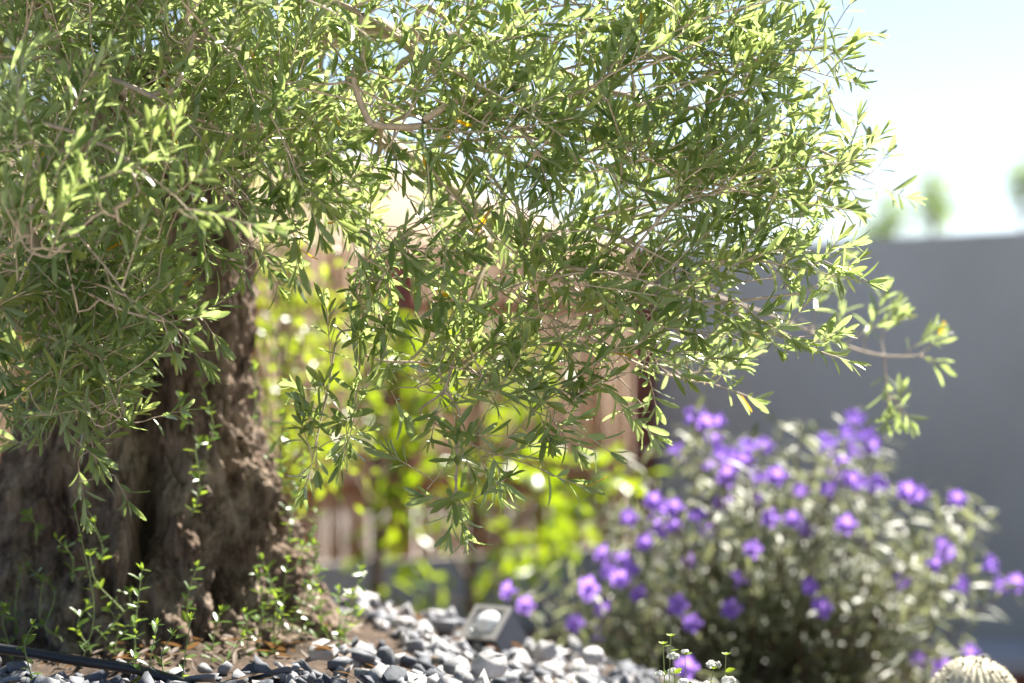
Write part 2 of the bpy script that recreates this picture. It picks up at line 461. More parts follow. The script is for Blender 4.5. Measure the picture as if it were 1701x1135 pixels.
def build_trunk():
    prof = [(1150, -95, 650), (1105, -85, 612), (1060, -70, 575), (1000, -52, 535), (920, -28, 498), (840, -8, 476), (790, 10, 458), (740, 32, 432),
            (700, 50, 414), (640, 62, 406), (560, 68, 403), (480, 70, 402), (400, 74, 400), (320, 85, 408), (240, 95, 420), (160, 120, 420), (100, 160, 400)]
    ys = np.array([p[0] for p in prof])[::-1]; L = np.array([p[1] for p in prof])[::-1]; Rr = np.array([p[2] for p in prof])[::-1]
    nz, na = 330, 420
    Y = np.linspace(1150, 100, nz); V = np.zeros((nz, na, 3))
    for i, y in enumerate(Y):
        l = np.interp(y, ys, L); r = np.interp(y, ys, Rr)
        a = at(l, y, TREE_D); b = at(r, y, TREE_D); z = a[2]
        cx = (a[0] + b[0]) / 2; hw = (b[0] - a[0]) / 2; hd = hw * (.84 + .30 * max(0., min(1., (y - 820) / 300)))
        for j in range(na):
            an = 2 * math.pi * j / na                     # 0 = right, -90 deg = towards the camera
            c, s = math.cos(an), math.sin(an)
            px = (cx + c * hw) / TREE_D * FPX + CX
            p = Vector((c * hw, s * hd, z))
            # long twisted ribs, lumps, knobs, flakes
            tw = an + .5 * math.sin(z * 3.1 + an) + .35 * (z - .5)
            rib = noise.ridged_multi_fractal(Vector((math.cos(tw) * 2.1, math.sin(tw) * 2.1, z * .9)), .9, 2.1, 4, 1.0, 2.0) - 1.1
            lump = noise.fractal(Vector((c * 2.6, s * 2.6, z * 7)), .8, 2.1, 5)
            fl = noise.fractal(Vector((c * 13, s * 13, z * 17)), .7, 2.1, 4)
            cell = noise.ridged_multi_fractal(Vector((c * 8, s * 8, z * 11)), .9, 2.0, 3, 1.0, 2.0) - 1
            low = max(0., min(1., (y - 560) / 400))
            off = .022 * rib + (.016 + .026 * low) * lump + .013 * fl + (.013 + .016 * low) * cell
            front = max(0., -s)
            if front > 0:
                # the hollow between the two stems, running down into a dark cleft
                gx = np.interp(y, [380, 560, 700, 780, 860, 950], [268, 262, 268, 282, 276, 262])
                gw = np.interp(y, [380, 560, 700, 780, 850, 960], [44, 44, 38, 30, 26, 12])
                gd = np.interp(y, [300, 420, 700, 800, 880, 940, 980], [.02, .085, .085, .12, .14, .10, .0])
                off -= gd * math.exp(-((px - gx) / gw) ** 2) * front
                off += .04 * math.exp(-((px - 238) / 24) ** 2 - ((y - 900) / 44) ** 2) * front        # knob beside the cleft
                off += .035 * math.exp(-((px - 345) / 48) ** 2 - ((y - 860) / 200) ** 2) * front
                off -= .05 * math.exp(-((px - 398) / 22) ** 2 - ((y - 960) / 110) ** 2) * front       # hollow of the right buttress
                off -= .045 * math.exp(-((px - 95) / 26) ** 2 - ((y - 880) / 130) ** 2) * front
                off += .03 * math.exp(-((px - 430) / 34) ** 2 - ((y - 840) / 70) ** 2) * front
            k = 1 + off / hw
            V[i, j] = (cx + c * hw * k, TREE_D + .02 + s * (hd + off), z + .01 * fl)
    top = V[-1].mean(0)
    Vf = np.concatenate([V.reshape(-1, 3), top[None]])
    i = np.arange(nz - 1)[:, None] * na; j = np.arange(na)[None]; j2 = (j + 1) % na
    q = np.stack([i + j, i + j2, i + na + j2, i + na + j], -1).reshape(-1, 4)
    b0 = (nz - 1) * na
    t = np.stack([b0 + np.arange(na), b0 + (np.arange(na) + 1) % na, np.full(na, nz * na)], -1)
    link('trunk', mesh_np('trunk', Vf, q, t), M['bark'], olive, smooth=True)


build_trunk()

# boughs: (x, y, distance) of the points they pass through
BOUGHS = [
    ([(300, 380, 4.68), (370, 200, 4.6), (480, 90, 4.4), (620, 40, 4.1), (740, 135, 3.9), (820, 195, 3.8), (900, 180, 3.78), (1050, 120, 3.75), (1180, 60, 3.75)], .036),
    ([(310, 400, 4.7), (390, 260, 4.66), (520, 190, 4.5), (680, 260, 4.3), (790, 350, 4.1), (900, 430, 3.9), (960, 490, 3.85), (1050, 507, 3.82), (1200, 505, 3.8), (1330, 490, 3.78)], .030),
    ([(220, 380, 4.68), (140, 180, 4.5), (70, 20, 4.3), (0, -200, 4.1), (-120, -420, 4.1)], .060),
    ([(250, 380, 4.7), (310, 100, 4.72), (420, -120, 4.8), (540, -380, 4.9), (640, -600, 5.0)], .075),
    ([(320, 380, 4.75), (420, 140, 4.75), (600, 60, 4.72), (820, 80, 4.6), (1000, 150, 4.3), (1150, 180, 4.05), (1240, 200, 3.9), (1330, 236, 3.82), (1405, 276, 3.78)], .034),
    ([(180, 400, 4.66), (110, 300, 4.4), (50, 360, 4.1), (80, 450, 3.85), (180, 500, 3.68), (270, 532, 3.62)], .026),
    ([(220, 360, 4.75), (100, 60, 5.1), (-50, -100, 5.5), (-200, -250, 5.8)], .055),
    ([(280, 360, 4.8), (400, 40, 5.2), (520, -120, 5.6), (560, -300, 5.9)], .055),
    ([(260, 420, 4.66), (240, 300, 4.35), (170, 330, 4.1), (150, 450, 3.97), (140, 600, 3.92), (120, 700, 3.9)], .022),
    ([(680, 260, 4.3), (830, 420, 4.4), (1000, 470, 4.5), (1180, 490, 4.6), (1290, 530, 4.7), (1400, 575, 4.74), (1470, 592, 4.75), (1535, 590, 4.75)], .010),
]


def spline(pts, step=.03):
    P = np.array(pts); out = [P[0]]
    for i in range(len(P) - 1):
        p0 = P[max(i - 1, 0)]; p1 = P[i]; p2 = P[i + 1]; p3 = P[min(i + 2, len(P) - 1)]
        n = max(2, int(np.linalg.norm(p2 - p1) / step))
        for t in np.linspace(0, 1, n + 1)[1:]:
            out.append(.5 * (2 * p1 + (p2 - p0) * t + (2 * p0 - 5 * p1 + 4 * p2 - p3) * t * t + (3 * p1 - p0 - 3 * p2 + p3) * t ** 3))
    return np.array(out)


NODES = np.zeros((200000, 3)); NPAR = np.full(200000, -1, int); NBO = np.zeros(200000, int); NCOST = np.zeros(200000); NDES = np.zeros(200000, int)
NN = 0
CH = []                                                   # chains: list of node indices


def add_chain(parent, pts, bo, cost=0.0):
    global NN
    idx = [] if parent < 0 else [parent]
    par = parent
    for p in pts:
        NODES[NN] = p; NPAR[NN] = par; NBO[NN] = bo; NCOST[NN] = cost; par = NN; idx.append(NN); NN += 1
    CH.append((idx, bo)); return par


bough_min = {}
for b, (pts, r0) in enumerate(BOUGHS):
    P = spline([at(*p) for p in pts])
    P += np.stack([[.006 * noise.noise(Vector(p * 9)), .006 * noise.noise(Vector(p * 9 + 5)), .006 * noise.noise(Vector(p * 9 + 9))] for p in P])
    st = NN; add_chain(-1, P, b)
    for k in range(len(P)):
        bough_min[st + k] = r0 * (1 - k / (len(P) - 1)) ** 1.7 + .0018


def in_poly(x, y, poly):
    c = False; n = len(poly)
    for i in range(n):
        x1, y1 = poly[i]; x2, y2 = poly[(i + 1) % n]
        if (y1 > y) != (y2 > y) and x < (x2 - x1) * (y - y1) / (y2 - y1) + x1: c = not c
    return c


# zones of foliage: outline in the picture, distance range, shoots, mean heading in the picture (degrees, 90 = up), spread
ZONES = [
    ([(-80, -80), (520, -80), (560, 160), (420, 330), (270, 370), (-80, 400)], 3.72, 4.4, 330, 85, 45),
    ([(-60, 150), (300, 330), (290, 420), (120, 470), (-60, 470)], 3.35, 3.62, 34, 75, 30),
    ([(-60, 390), (250, 390), (240, 520), (215, 620), (205, 720), (160, 750), (120, 740), (70, 690), (50, 560), (-60, 530)], 3.68, 4.08, 210, 20, 80),
    ([(-40, 540), (60, 570), (60, 690), (-40, 690)], 3.8, 4.1, 9, -40, 60),
    ([(430, -80), (1200, -80), (1180, 340), (820, 360), (560, 330), (450, 250)], 3.66, 4.0, 85, 75, 30),
    ([(400, 180), (590, 180), (560, 320), (430, 345)], 3.8, 4.5, 85, 20, 70),
    ([(1080, 120), (1250, 130), (1330, 150), (1385, 240), (1370, 300), (1300, 340), (1320, 420), (1290, 490), (1150, 500), (1080, 400)], 3.65, 4.05, 28, 48, 34),
    ([(1170, -80), (1330, -80), (1330, -20), (1240, 40), (1180, 90)], 3.7, 4.3, 20, 30, 40),
    ([(560, 330), (770, 370), (770, 470), (560, 430)], 3.65, 4.2, 22, -30, 70),
    ([(770, 360), (1100, 380), (1280, 480), (1180, 540), (1020, 580), (800, 540), (770, 470)], 3.68, 4.0, 30, 45, 45),
    ([(560, 590), (760, 550), (1060, 560), (1130, 600), (1000, 650), (800, 670), (590, 660)], 3.7, 3.95, 16, 15, 60),
    ([(1060, 560), (1160, 590), (1140, 630), (1060, 620)], 3.7, 4.3, 10, 0, 30),
]
UP0 = np.array([0, 0, 1.0])
SHOOTS = []                                              # (base point, heading, length)


def heading(ang, toward):
    a = R(ang); return unit(np.array([math.cos(a), toward, math.sin(a)]))


for poly, d0, d1, n, ang, spr in ZONES:
    xs = [p[0] for p in poly]; ysl = [p[1] for p in poly]; k = 0
    while k < n:
        x = random.uniform(min(xs), max(xs)); y = random.uniform(min(ysl), max(ysl))
        if not in_poly(x, y, poly): continue
        d = random.uniform(d0, d1); k += 1
        SHOOTS.append((at(x, y, d), heading(random.gauss(ang, spr), random.uniform(-.8, .45)), random.uniform(.07, .16)))
# canopy above and behind, mostly out of the frame: it shades the trunk; the last two clumps are added to shade foliage below
for (lo, hi, n) in (((-1.6, 3.7, 1.66), (-.55, 5.5, 2.5), 800), ((-1.4, 4.8, 1.3), (-.6, 5.9, 1.8), 230), ((-.78, 3.85, 1.62), (-.22, 4.6, 2.2), 260), ((-.15, 4.06, 1.12), (.28, 4.3, 1.36), 30)):
    for _ in range(n):
        SHOOTS.append((np.array([random.uniform(a, b) for a, b in zip(lo, hi)]), heading(random.gauss(85, 50), random.uniform(-.7, .7)), random.uniform(.10, .18)))
# long side branches that sweep outwards, each with leafy shoots standing up along it
CARRIERS = []                                            # polylines in space
for (x0, y0, d0, x1, y1, d1, sag) in [
    (690, 90, 3.95, 900, 260, 3.72, -30), (640, 150, 3.95, 880, 365, 3.76, -25), (800, 200, 3.82, 1060, 150, 3.7, 10), (640, 240, 4.0, 800, 205, 3.85, 10), (1000, 230, 3.9, 1350, 345, 3.74, 20),
    (1200, 505, 3.8, 1335, 572, 3.76, 10), (1040, 110, 3.9, 1370, 120, 3.8, -25), (920, 440, 3.84, 1230, 430, 3.72, 20), (1060, 330, 3.95, 1340, 420, 3.8, -15), (1150, 210, 4.0, 1440, 300, 4.1, -20),
    (1080, 30, 4.0, 1300, -10, 3.9, -15), (980, 560, 3.9, 1190, 640, 4.05, 15), (900, 520, 3.88, 1110, 610, 3.78, 10), (760, 440, 4.05, 960, 600, 3.8, -15), (820, 400, 3.95, 735, 650, 3.78, -10),
    (620, 420, 3.9, 590, 690, 3.8, 10), (600, 320, 4.1, 640, 560, 3.8, -20), (720, 560, 3.85, 930, 700, 3.78, 15), (640, 600, 3.85, 850, 640, 3.75, -15), (700, 690, 3.8, 880, 770, 3.77, 10), (762, 680, 3.78, 757, 815, 3.76, 0),
    (560, 560, 3.9, 520, 760, 3.8, 15), (1130, 440, 3.85, 1360, 455, 3.78, -15), (90, 460, 3.8, 275, 535, 3.6, -15), (20, 330, 3.8, 200, 480, 3.5, -30), (60, 200, 3.7, 290, 330, 3.42, -20), (1240, 100, 3.9, 1400, 60, 4.0, -10),
]:
    a = at(x0, y0, d0); b = at(x1, y1, d1); m = (a + b) / 2; m[2] -= sag / FPX * 3.8; CARRIERS.append((spline([a, m, b], .02), .026))
for poly, d0, d1, n, ang, spr in [
    ([(430, -60), (1050, -60), (1000, 260), (800, 300), (600, 280), (450, 200)], 3.7, 3.98, 37, -12, 34),
    ([(950, 60), (1180, 100), (1200, 300), (1150, 440), (950, 440)], 3.7, 4.0, 15, 8, 22),
    ([(780, 360), (1060, 380), (1120, 480), (1000, 520), (800, 500)], 3.72, 3.98, 11, -12, 30),
    ([(600, 560), (980, 560), (900, 620), (640, 620)], 3.75, 3.95, 3, -15, 30),
    ([(-60, -60), (420, -60), (380, 250), (-60, 300)], 3.65, 4.1, 16, 20, 70)]:
    xs = [p[0] for p in poly]; ysl = [p[1] for p in poly]; k = 0
    while k < n:
        x = random.uniform(min(xs), max(xs)); y = random.uniform(min(ysl), max(ysl))
        if not in_poly(x, y, poly): continue
        k += 1; L = random.uniform(.18, .34); a = at(x, y, random.uniform(d0, d1)); h = heading(random.gauss(ang, spr), random.uniform(-.55, .25)); b = a + h * L
        CARRIERS.append((spline([a, (a + b) / 2 + UP0 * random.uniform(-.01, .04), b], .02), .029))


# single sprigs that hang free of the mass: (x, y, distance, heading, length)
SPRIGS = [
    (395, 395, 3.95, -25, .10), (430, 420, 3.95, -60, .07), (455, 400, 3.95, 20, .06), (405, 410, 3.98, -95, .06), (478, 350, 3.9, -70, .07), (500, 380, 3.9, -95, .08),
    (585, 400, 3.8, -75, .10), (600, 470, 3.8, 10, .10), (625, 480, 3.8, 60, .09), (640, 560, 3.8, 110, .10), (680, 600, 3.78, 40, .12), (610, 640, 3.8, 60, .10),
    (590, 690, 3.8, -110, .09), (560, 700, 3.8, 150, .07), (540, 650, 3.85, 175, .05), (530, 740, 3.8, 120, .06), (545, 735, 3.8, 20, .07), (575, 710, 3.82, 60, .08),
    (720, 690, 3.78, 30, .08), (745, 720, 3.78, -10, .10), (800, 760, 3.78, 5, .11), (830, 740, 3.8, 40, .10), (880, 720, 3.8, 20, .09), (910, 690, 3.8, -50, .09),
    (925, 700, 3.8, 50, .08), (690, 780, 3.8, 150, .05), (720, 800, 3.8, 45, .05), (757, 800, 3.76, -80, .07), (752, 830, 3.76, 175, .05), (762, 845, 3.76, -75, .04), (770, 840, 3.76, 30, .08),
    (755, 790, 3.76, 70, .07), (800, 700, 3.8, 60, .10), (850, 620, 3.8, -20, .10), (700, 640, 3.8, 10, .09), (650, 650, 3.8, -60, .06),
    (1330, 490, 3.78, 30, .10), (1300, 480, 3.8, 60, .10), (1330, 560, 3.8, 10, .07), (1260, 530, 3.8, -30, .09), (1405, 276, 3.78, 75, .08), (1390, 290, 3.9, 40, .10),
    (1370, 330, 4.1, 60, .09), (1350, 400, 4.0, 60, .08), (1345, 440, 3.9, 40, .08),
    (1290, 20, 3.9, 35, .12), (1210, 110, 3.9, 60, .12), (1330, 120, 3.85, 55, .09), (1420, 290, 4.15, 60, .07),
    (1265, 590, 4.75, 120, .07), (1280, 560, 4.75, 60, .07), (1390, 560, 4.75, 80, .08), (1420, 560, 4.75, 30, .10), (1435, 570, 4.75, 70, .12), (1465, 560, 4.75, 70, .07),
    (1500, 592, 4.75, 40, .08), (1530, 588, 4.75, 35, .06), (1525, 590, 4.75, -20, .06), (1350, 540, 4.72, 70, .09), (1330, 530, 4.72, -30, .08), (1375, 480, 4.7, 60, .07),
    (1470, 610, 4.75, -85, .08), (1487, 660, 4.75, -80, .06), (1490, 670, 4.75, -50, .05), (1492, 665, 4.75, -120, .04), (1493, 690, 4.75, 70, .05),
    (1150, 620, 4.0, 10, .09), (1170, 640, 4.05, 40, .08), (1040, 690, 3.95, -30, .07), (1000, 640, 3.9, -40, .08),
    (190, 790, 4.0, -60, .06), (130, 770, 4.0, -90, .10), (240, 700, 3.95, 20, .07), (60, 740, 4.05, 170, .05), (20, 600, 3.9, -110, .06), (40, 650, 3.9, -60, .05), (300, 560, 3.9, -40, .07),
    (320, 500, 3.85, -60, .08), (330, 520, 3.85, 20, .05), (280, 535, 3.62, 5, .04),
]
for (x, y, d, a, L) in SPRIGS:
    SHOOTS.append((at(x, y, d + random.uniform(-.03, .03)), heading(a, random.uniform(-.3, .3)), L))

def crown_edge(y): return np.interp(y, [-80, 60, 120, 200, 270, 330, 420, 470, 520, 580, 640, 700], [1400, 1375, 1385, 1430, 1460, 1395, 1400, 1385, 1340, 1330, 1215, 1190])


def inside(p):
    x = p[0] / p[1] * FPX + CX; y = CY - (p[2] - CAMZ) / p[1] * FPX
    if y < -80: return True
    if x > crown_edge(y): return False
    if 425 < x < 545 and 435 < y < 640: return False
    return y < np.interp(x, [0, 230, 300, 420, 560, 700, 950, 1100, 1250], [830, 790, 560, 440, 700, 720, 700, 690, 620])


n_sprig = len(SPRIGS); keep = SHOOTS[-n_sprig:]
SHOOTS = [q for q in SHOOTS[:-n_sprig] if inside(q[0] + q[1] * (q[2] + .03))] + keep
b0 = NODES[:NN].copy()
thick = {}
CARRIERS = sorted(enumerate(CARRIERS), key=lambda c: np.min(np.linalg.norm(b0 - c[1][0][0], axis=1)))
for ci, (P, gap) in CARRIERS:
    k = int(np.argmin(np.linalg.norm(NODES[:NN] - P[0], axis=1))); q = NODES[k]; dist = np.linalg.norm(P[0] - q)
    t0 = unit(P[0] - q); t1 = unit(P[1] - P[0]); m = max(2, int(dist / .014)); t0 = unit(t0 + .5 * unit(q - NODES[NPAR[k]])) if NPAR[k] >= 0 else t0; pts = []
    for t in np.linspace(0, 1, m + 1)[1:]:
        pts.append((2 * t ** 3 - 3 * t * t + 1) * q + (t ** 3 - 2 * t * t + t) * t0 * dist + (3 * t * t - 2 * t ** 3) * P[0] + (t ** 3 - t * t) * t1 * dist)
    wob = np.cumsum(rng.normal(size=P.shape) * .0007, 0); P = P + wob
    if ci >= 27:
        while len(P) > 4 and not inside(P[-1]): P = P[:-1]
    st = NN; add_chain(k, pts + list(P[1:]), NBO[k])
    s = gap * 1.5; Ltot = .02 * len(P); sd = unit(np.cross(P[-1] - P[0], np.array([0, -1.0, .2])))
    j = 2
    acc = 0
    for i in range(2, len(P)):
        acc += np.linalg.norm(P[i] - P[i - 1])
        if acc < gap * random.uniform(.8, 1.2): continue
        acc = 0; t = unit(P[i] - P[i - 1]); dn = -1 if random.random() < .22 else 1
        h = unit(t * random.uniform(.35, .9) + UP0 * dn * random.uniform(.45, 1.0) + np.array([0, random.gauss(-.1, .5), 0]))
        L = random.uniform(.05, .115) * (1 if dn > 0 else .75)
        if ci < 27 or inside(P[i] + h * (L + .03)): SHOOTS.append((P[i] + h * .006, h, L))
    if ci < 27 or inside(P[-1] + unit(P[-1] - P[-2]) * .1): SHOOTS.append((P[-1], unit(P[-1] - P[-2]), random.uniform(.06, .10)))
b0 = NODES[:NN].copy()
order = np.argsort([np.min(np.linalg.norm(b0 - s[0], axis=1)) for s in SHOOTS])
LEAF = [Leaves() for _ in BOUGHS]
UP = np.array([0, 0, 1.0])
for si in order:
    p, u, L = SHOOTS[si]
    nb = np.linalg.norm(NODES[:NN] - p, axis=1) + NCOST[:NN] + .35 * np.clip(p[2] - .02 - NODES[:NN, 2] - .12, 0, 1) * 0
    k = int(np.argmin(nb)); q = NODES[k]; dist = np.linalg.norm(p - q); bo = NBO[k]
    pts = []
    m = max(2, int(dist / .014))
    t0 = unit(p - q) * .5 + unit(NODES[k] - NODES[NPAR[k]]) * .5 if NPAR[k] >= 0 else unit(p - q)
    for t in np.linspace(0, 1, m + 1)[1:]:
        h00, h10, h01, h11 = 2 * t ** 3 - 3 * t * t + 1, t ** 3 - 2 * t * t + t, -2 * t ** 3 + 3 * t * t, t ** 3 - t * t
        pts.append(h00 * q + h10 * t0 * dist + h01 * p + h11 * u * dist * .9)
    nlink = len(pts)
    if dist > .05:
        for i in range(int(nlink * .35), nlink - 1, 2):
            if random.random() < .35: continue
            tt = unit(pts[i + 1] - pts[i])
            for sg in (1, -1):
                sd = unit(np.cross(tt, rng.normal(size=3)))
                if random.random() < .6: LEAF[bo].add(pts[i], unit(tt * .7 + sd), tt + UP * .3 + rng.normal(size=3) * .3, random.gauss(.043, .007), .0085, random.uniform(.1, .8), .1)
    # the leafy shoot itself: curves up, or hangs
    cur = p.copy(); d = u.copy(); step = .0155; ns = max(3, int(L / step)); sp = []
    bend = random.uniform(-.3, .5) if u[2] > -.2 else random.uniform(-.5, .2)
    side0 = unit(np.cross(d, rng.normal(size=3)))
    tint0 = float(np.clip(random.gauss(.45, .26), 0, 1))
    for s in range(ns):
        d = unit(d + UP * bend * .06 + rng.normal(size=3) * .045); cur = cur + d * step; pts.append(cur.copy())
        f = s / ns
        side0 = side0 - d * (side0 @ d); side0 = unit(side0)
        sd = side0 if s % 2 == 0 else np.cross(d, side0)
        for sg in (1, -1):
            if random.random() < (.22 if f < .25 else .07): continue
            aa = R(random.gauss(50 - 24 * f, 11)); dd = unit(d * math.cos(aa) + (sd * sg + rng.normal(size=3) * .22) * math.sin(aa))
            nn = d - dd * (d @ dd) + UP * .25 + rng.normal(size=3) * .25
            ll = random.gauss(.0455, .008) * (1 - .45 * f ** 3) * (.75 if f < .12 else 1)
            ti = float(np.clip(tint0 + .35 * f ** 2 + random.gauss(0, .14), 0, 1))
            if random.random() < .003: ti = 2.0
            LEAF[bo].add(cur + sd * sg * .001, dd, nn, ll, ll * random.uniform(.18, .24), ti, random.gauss(.10, .10))
    for sg in (-.6, .6, 0):
        dd = unit(d + side0 * sg * .5 + rng.normal(size=3) * .1)
        LEAF[bo].add(cur, dd, unit(side0 * -sg + UP * .3 + rng.normal(size=3) * .2), random.uniform(.026, .04), .0065, min(1, tint0 + .4), .05)
    e = add_chain(k, pts, bo, .006)
    j = e; cnt = 0
    while j >= 0:
        NDES[j] += 1; j = NPAR[j]
RAD = .00078 * np.maximum(NDES[:NN], 1) ** .43
RAD[NDES[:NN] <= 1] = .0009
for i, r in bough_min.items(): RAD[i] = max(min(RAD[i], .003), r)
BR = [Tubes() for _ in BOUGHS]
for idx, bo in CH:
    P = NODES[idx]; r = RAD[idx].copy()
    if idx[0] not in bough_min or idx[1] not in bough_min:
        r[0] = min(r[0], r[1] * 1.5)
    big = r.max() > .012
    BR[bo].add(P, r, 14 if big else 5)
for b in range(len(BOUGHS)):
    o = link('branch', BR[b].mesh('branch'), M['bough'] if b in (2, 3, 6, 7) else M['twig'], olive, smooth=True)
    if LEAF[b].p: link('foliage', LEAF[b].mesh('foliage'), M['olive_leaf'], o, smooth=True)
print('olive leaves', sum(len(l.p) for l in LEAF), 'shoots', len(SHOOTS))

# suckers at the foot of the trunk: (base x, base y, tip x, tip y, distance or None for on the ground)
SUCKERS = [(225, 1100, 226, 950, None), (135, 1105, 108, 830, None), (312, 1035, 325, 945, 4.25), (255, 1130, 262, 1040, None), (275, 1130, 285, 1060, None), (302, 1130, 306, 1040, None),
           (240, 1130, 225, 1060, None), (352, 1095, 372, 1010, 4.2), (28, 1045, 32, 955, 4.3), (75, 1040, 48, 930, 4.3), (55, 1132, 50, 1040, None), (190, 1085, 180, 1015, 4.2), (150, 1080, 150, 1000, 4.2),
           (100, 1060, 70, 960, 4.25), (165, 1060, 215, 980, 4.2), (20, 1090, 15, 1010, 4.2), (360, 1120, 400, 1060, 4.1), (410, 1085, 405, 1020, 4.25),
           (440, 1040, 430, 960, 4.35), (455, 1050, 450, 940, 4.35), (470, 1045, 485, 930, 4.38), (485, 1040, 500, 915, 4.4), (500, 1050, 520, 950, 4.42), (450, 1000, 440, 930, 4.38), (505, 1010, 525, 905, 4.45),
           (430, 1075, 428, 1010, 4.3), (445, 1090, 470, 1020, 4.28), (520, 1075, 540, 1000, 4.4), (560, 1070, 568, 975, 4.45), (560, 1070, 590, 985, 4.45), (595, 1030, 612, 945, 4.6), (575, 1090, 592, 1020, 4.35), (545, 1060, 530, 990, 4.4),
           (480, 900, 500, 810, 4.55), (472, 850, 505, 760, 4.55), (470, 800, 475, 730, 4.5), (440, 760, 470, 690, 4.5), (425, 700, 420, 620, 4.5), (490, 940, 510, 850, 4.55),
           (330, 790, 322, 735, 4.32), (345, 740, 340, 640, 4.32), (310, 700, 300, 655, 4.32), (320, 850, 335, 770, 4.3), (120, 960, 90, 890, 4.28), (170, 930, 160, 870, 4.3), (60, 900, 50, 850, 4.3), (200, 1010, 140, 925, 4.22)]
for (bx, by, tx, ty, d) in SUCKERS:
    if d is None: d = FPX * (CAMZ - .455) / (by - CY)
    a = at(bx, by, d); b = at(tx, ty, d - random.uniform(0, .05)); L = np.linalg.norm(b - a)
    tb = Tubes(); lv = Leaves()
    mid = (a + b) / 2 + rng.normal(size=3) * L * .10
    P = spline([a - (b - a) * .08, a, mid, b + rng.normal(size=3) * L * .06], .008); tb.add(P, np.linspace(.0016, .0007, len(P)), 5)
    sparse = L > .25
    kk = np.linspace(2, len(P) - 1, max(4, int(L / (.026 if sparse else .013)))).astype(int)
    sd = unit(np.cross(b - a, rng.normal(size=3)))
    for c, i in enumerate(kk):
        t = unit(P[i] - P[i - 1]); s2 = unit(np.cross(t, sd)) if c % 2 else sd
        for sg in (1, -1):
            if random.random() < .12: continue
            dd = unit(t * random.uniform(.25, .7) + s2 * sg + rng.normal(size=3) * .25); nn = t + UP * .4 + rng.normal(size=3) * .3
            ll = random.uniform(.015, .026) * (.8 if i > len(P) * .85 else 1)
            lv.add(P[min(len(P) - 1, max(1, i + random.randint(-1, 1)))], dd, nn, ll, ll * random.uniform(.32, .46), float(np.clip(random.gauss(.35 + .4 * c / len(kk), .2), 0, 1)), .12)
    for sg in (-.5, .5, 0): lv.add(P[-1], unit(unit(b - a) + sd * sg), sd * -sg + UP * .3, .014, .005, .95, .05)
    o = link('sucker', tb.mesh('sucker'), M['stem_green'], olive, smooth=True)
    link('foliage', lv.mesh('foliage', ((0, .12), (.25, .8), (.55, 1), (.82, .75), (1, .1)), .25), M['sucker_leaf'], o, smooth=True)


# ------------------------------------------------------------------ gravel, stones, litter
def rock_hull(npts, flat, seed, rounded=False):
    r = np.random.default_rng(seed); p = r.normal(size=(npts, 3)); p = unit(p) * r.uniform(.75, 1, (npts, 1)); p *= np.array([1, r.uniform(.65, .9), flat])
    bm = bmesh.new()
    for q in p: bm.verts.new(q)
    h = bmesh.ops.convex_hull(bm, input=bm.verts)
    bmesh.ops.delete(bm, geom=[v for v in bm.verts if not v.link_faces], context='VERTS')
    bmesh.ops.triangulate(bm, faces=bm.faces)
    bmesh.ops.recalc_face_normals(bm, faces=bm.faces)
    bm.verts.index_update()
    V = np.array([v.co[:] for v in bm.verts]); T = np.array([[v.index for v in f.verts] for f in bm.faces]); bm.free(); return V, T


ROCKS = [rock_hull(random.randint(8, 12), random.uniform(.32, .65), 100 + i) for i in range(24)]


def rot_matrix():
    return np.array((Matrix.Rotation(random.uniform(0, 6.28), 3, 'Z') @ Matrix.Rotation(random.gauss(0, .75), 3, 'X') @ Matrix.Rotation(random.gauss(0, .75), 3, 'Y')))


def build_gravel():
    V = []; T = []; A = []; n = 0; k = 0
    while k < 5200:
        Y = random.uniform(3.45, 6.3); X = random.uniform(-.21 * Y - .15, .21 * Y + .2)
        g = float(ground_h(X, Y))
        r = math.hypot((X + .66) / .46, (Y - 4.62) / .43)
        if r < 1.0 + random.uniform(-.08, .1): continue                     # bare soil round the trunk
        if X < -.30 and 4.0 < Y < 4.6 and random.random() < .93: continue
        v, t = random.choice(ROCKS); s = min(.046, .020 * math.exp(random.gauss(0, .45)))
        v = v @ rot_matrix().T * s + np.array([X, Y, g + s * random.uniform(.05, .7)])
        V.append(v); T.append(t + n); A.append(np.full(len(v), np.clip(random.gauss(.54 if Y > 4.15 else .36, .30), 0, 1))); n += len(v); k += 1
    o = link('gravel', mesh_np('gravel', np.concatenate(V), None, np.concatenate(T), {'tint': np.concatenate(A)}), M['stone'])
    tag(o, 'pale grey broken stone gravel covering the planting bed', 'gravel', kind='stuff')


build_gravel()


def stone(x, y, d, size, tint, label, seed, flat=.7):
    V, T = rock_hull(26, flat, seed)
    me = mesh_np('stone', V * size, None, T)
    bm = bmesh.new(); bm.from_mesh(me)
    bmesh.ops.bevel(bm, geom=list(bm.edges), offset=size * .05, segments=1, affect='EDGES', clamp_overlap=True)
    bmesh.ops.triangulate(bm, faces=bm.faces)
    bmesh.ops.subdivide_edges(bm, edges=bm.edges, cuts=1, use_grid_fill=True)
    for v in bm.verts: v.co += v.co.normalized() * size * .07 * noise.fractal(v.co / size * 2.3 + Vector((seed, 0, 0)), .8, 2, 4)
    bm.to_mesh(me); bm.free()
    a = me.attributes.new('tint', 'FLOAT', 'POINT'); a.data.foreach_set('value', [tint] * len(me.vertices))
    o = link('stone', me, M['stone']); o.scale = (.85, .85, .85); p = at(x, y, d); o.location = Vector(p); o.rotation_euler = (random.uniform(-.3, .3), random.uniform(-.3, .3), random.uniform(0, 6))
    tag(o, label, 'stone', 'larger stones lying on the gravel')


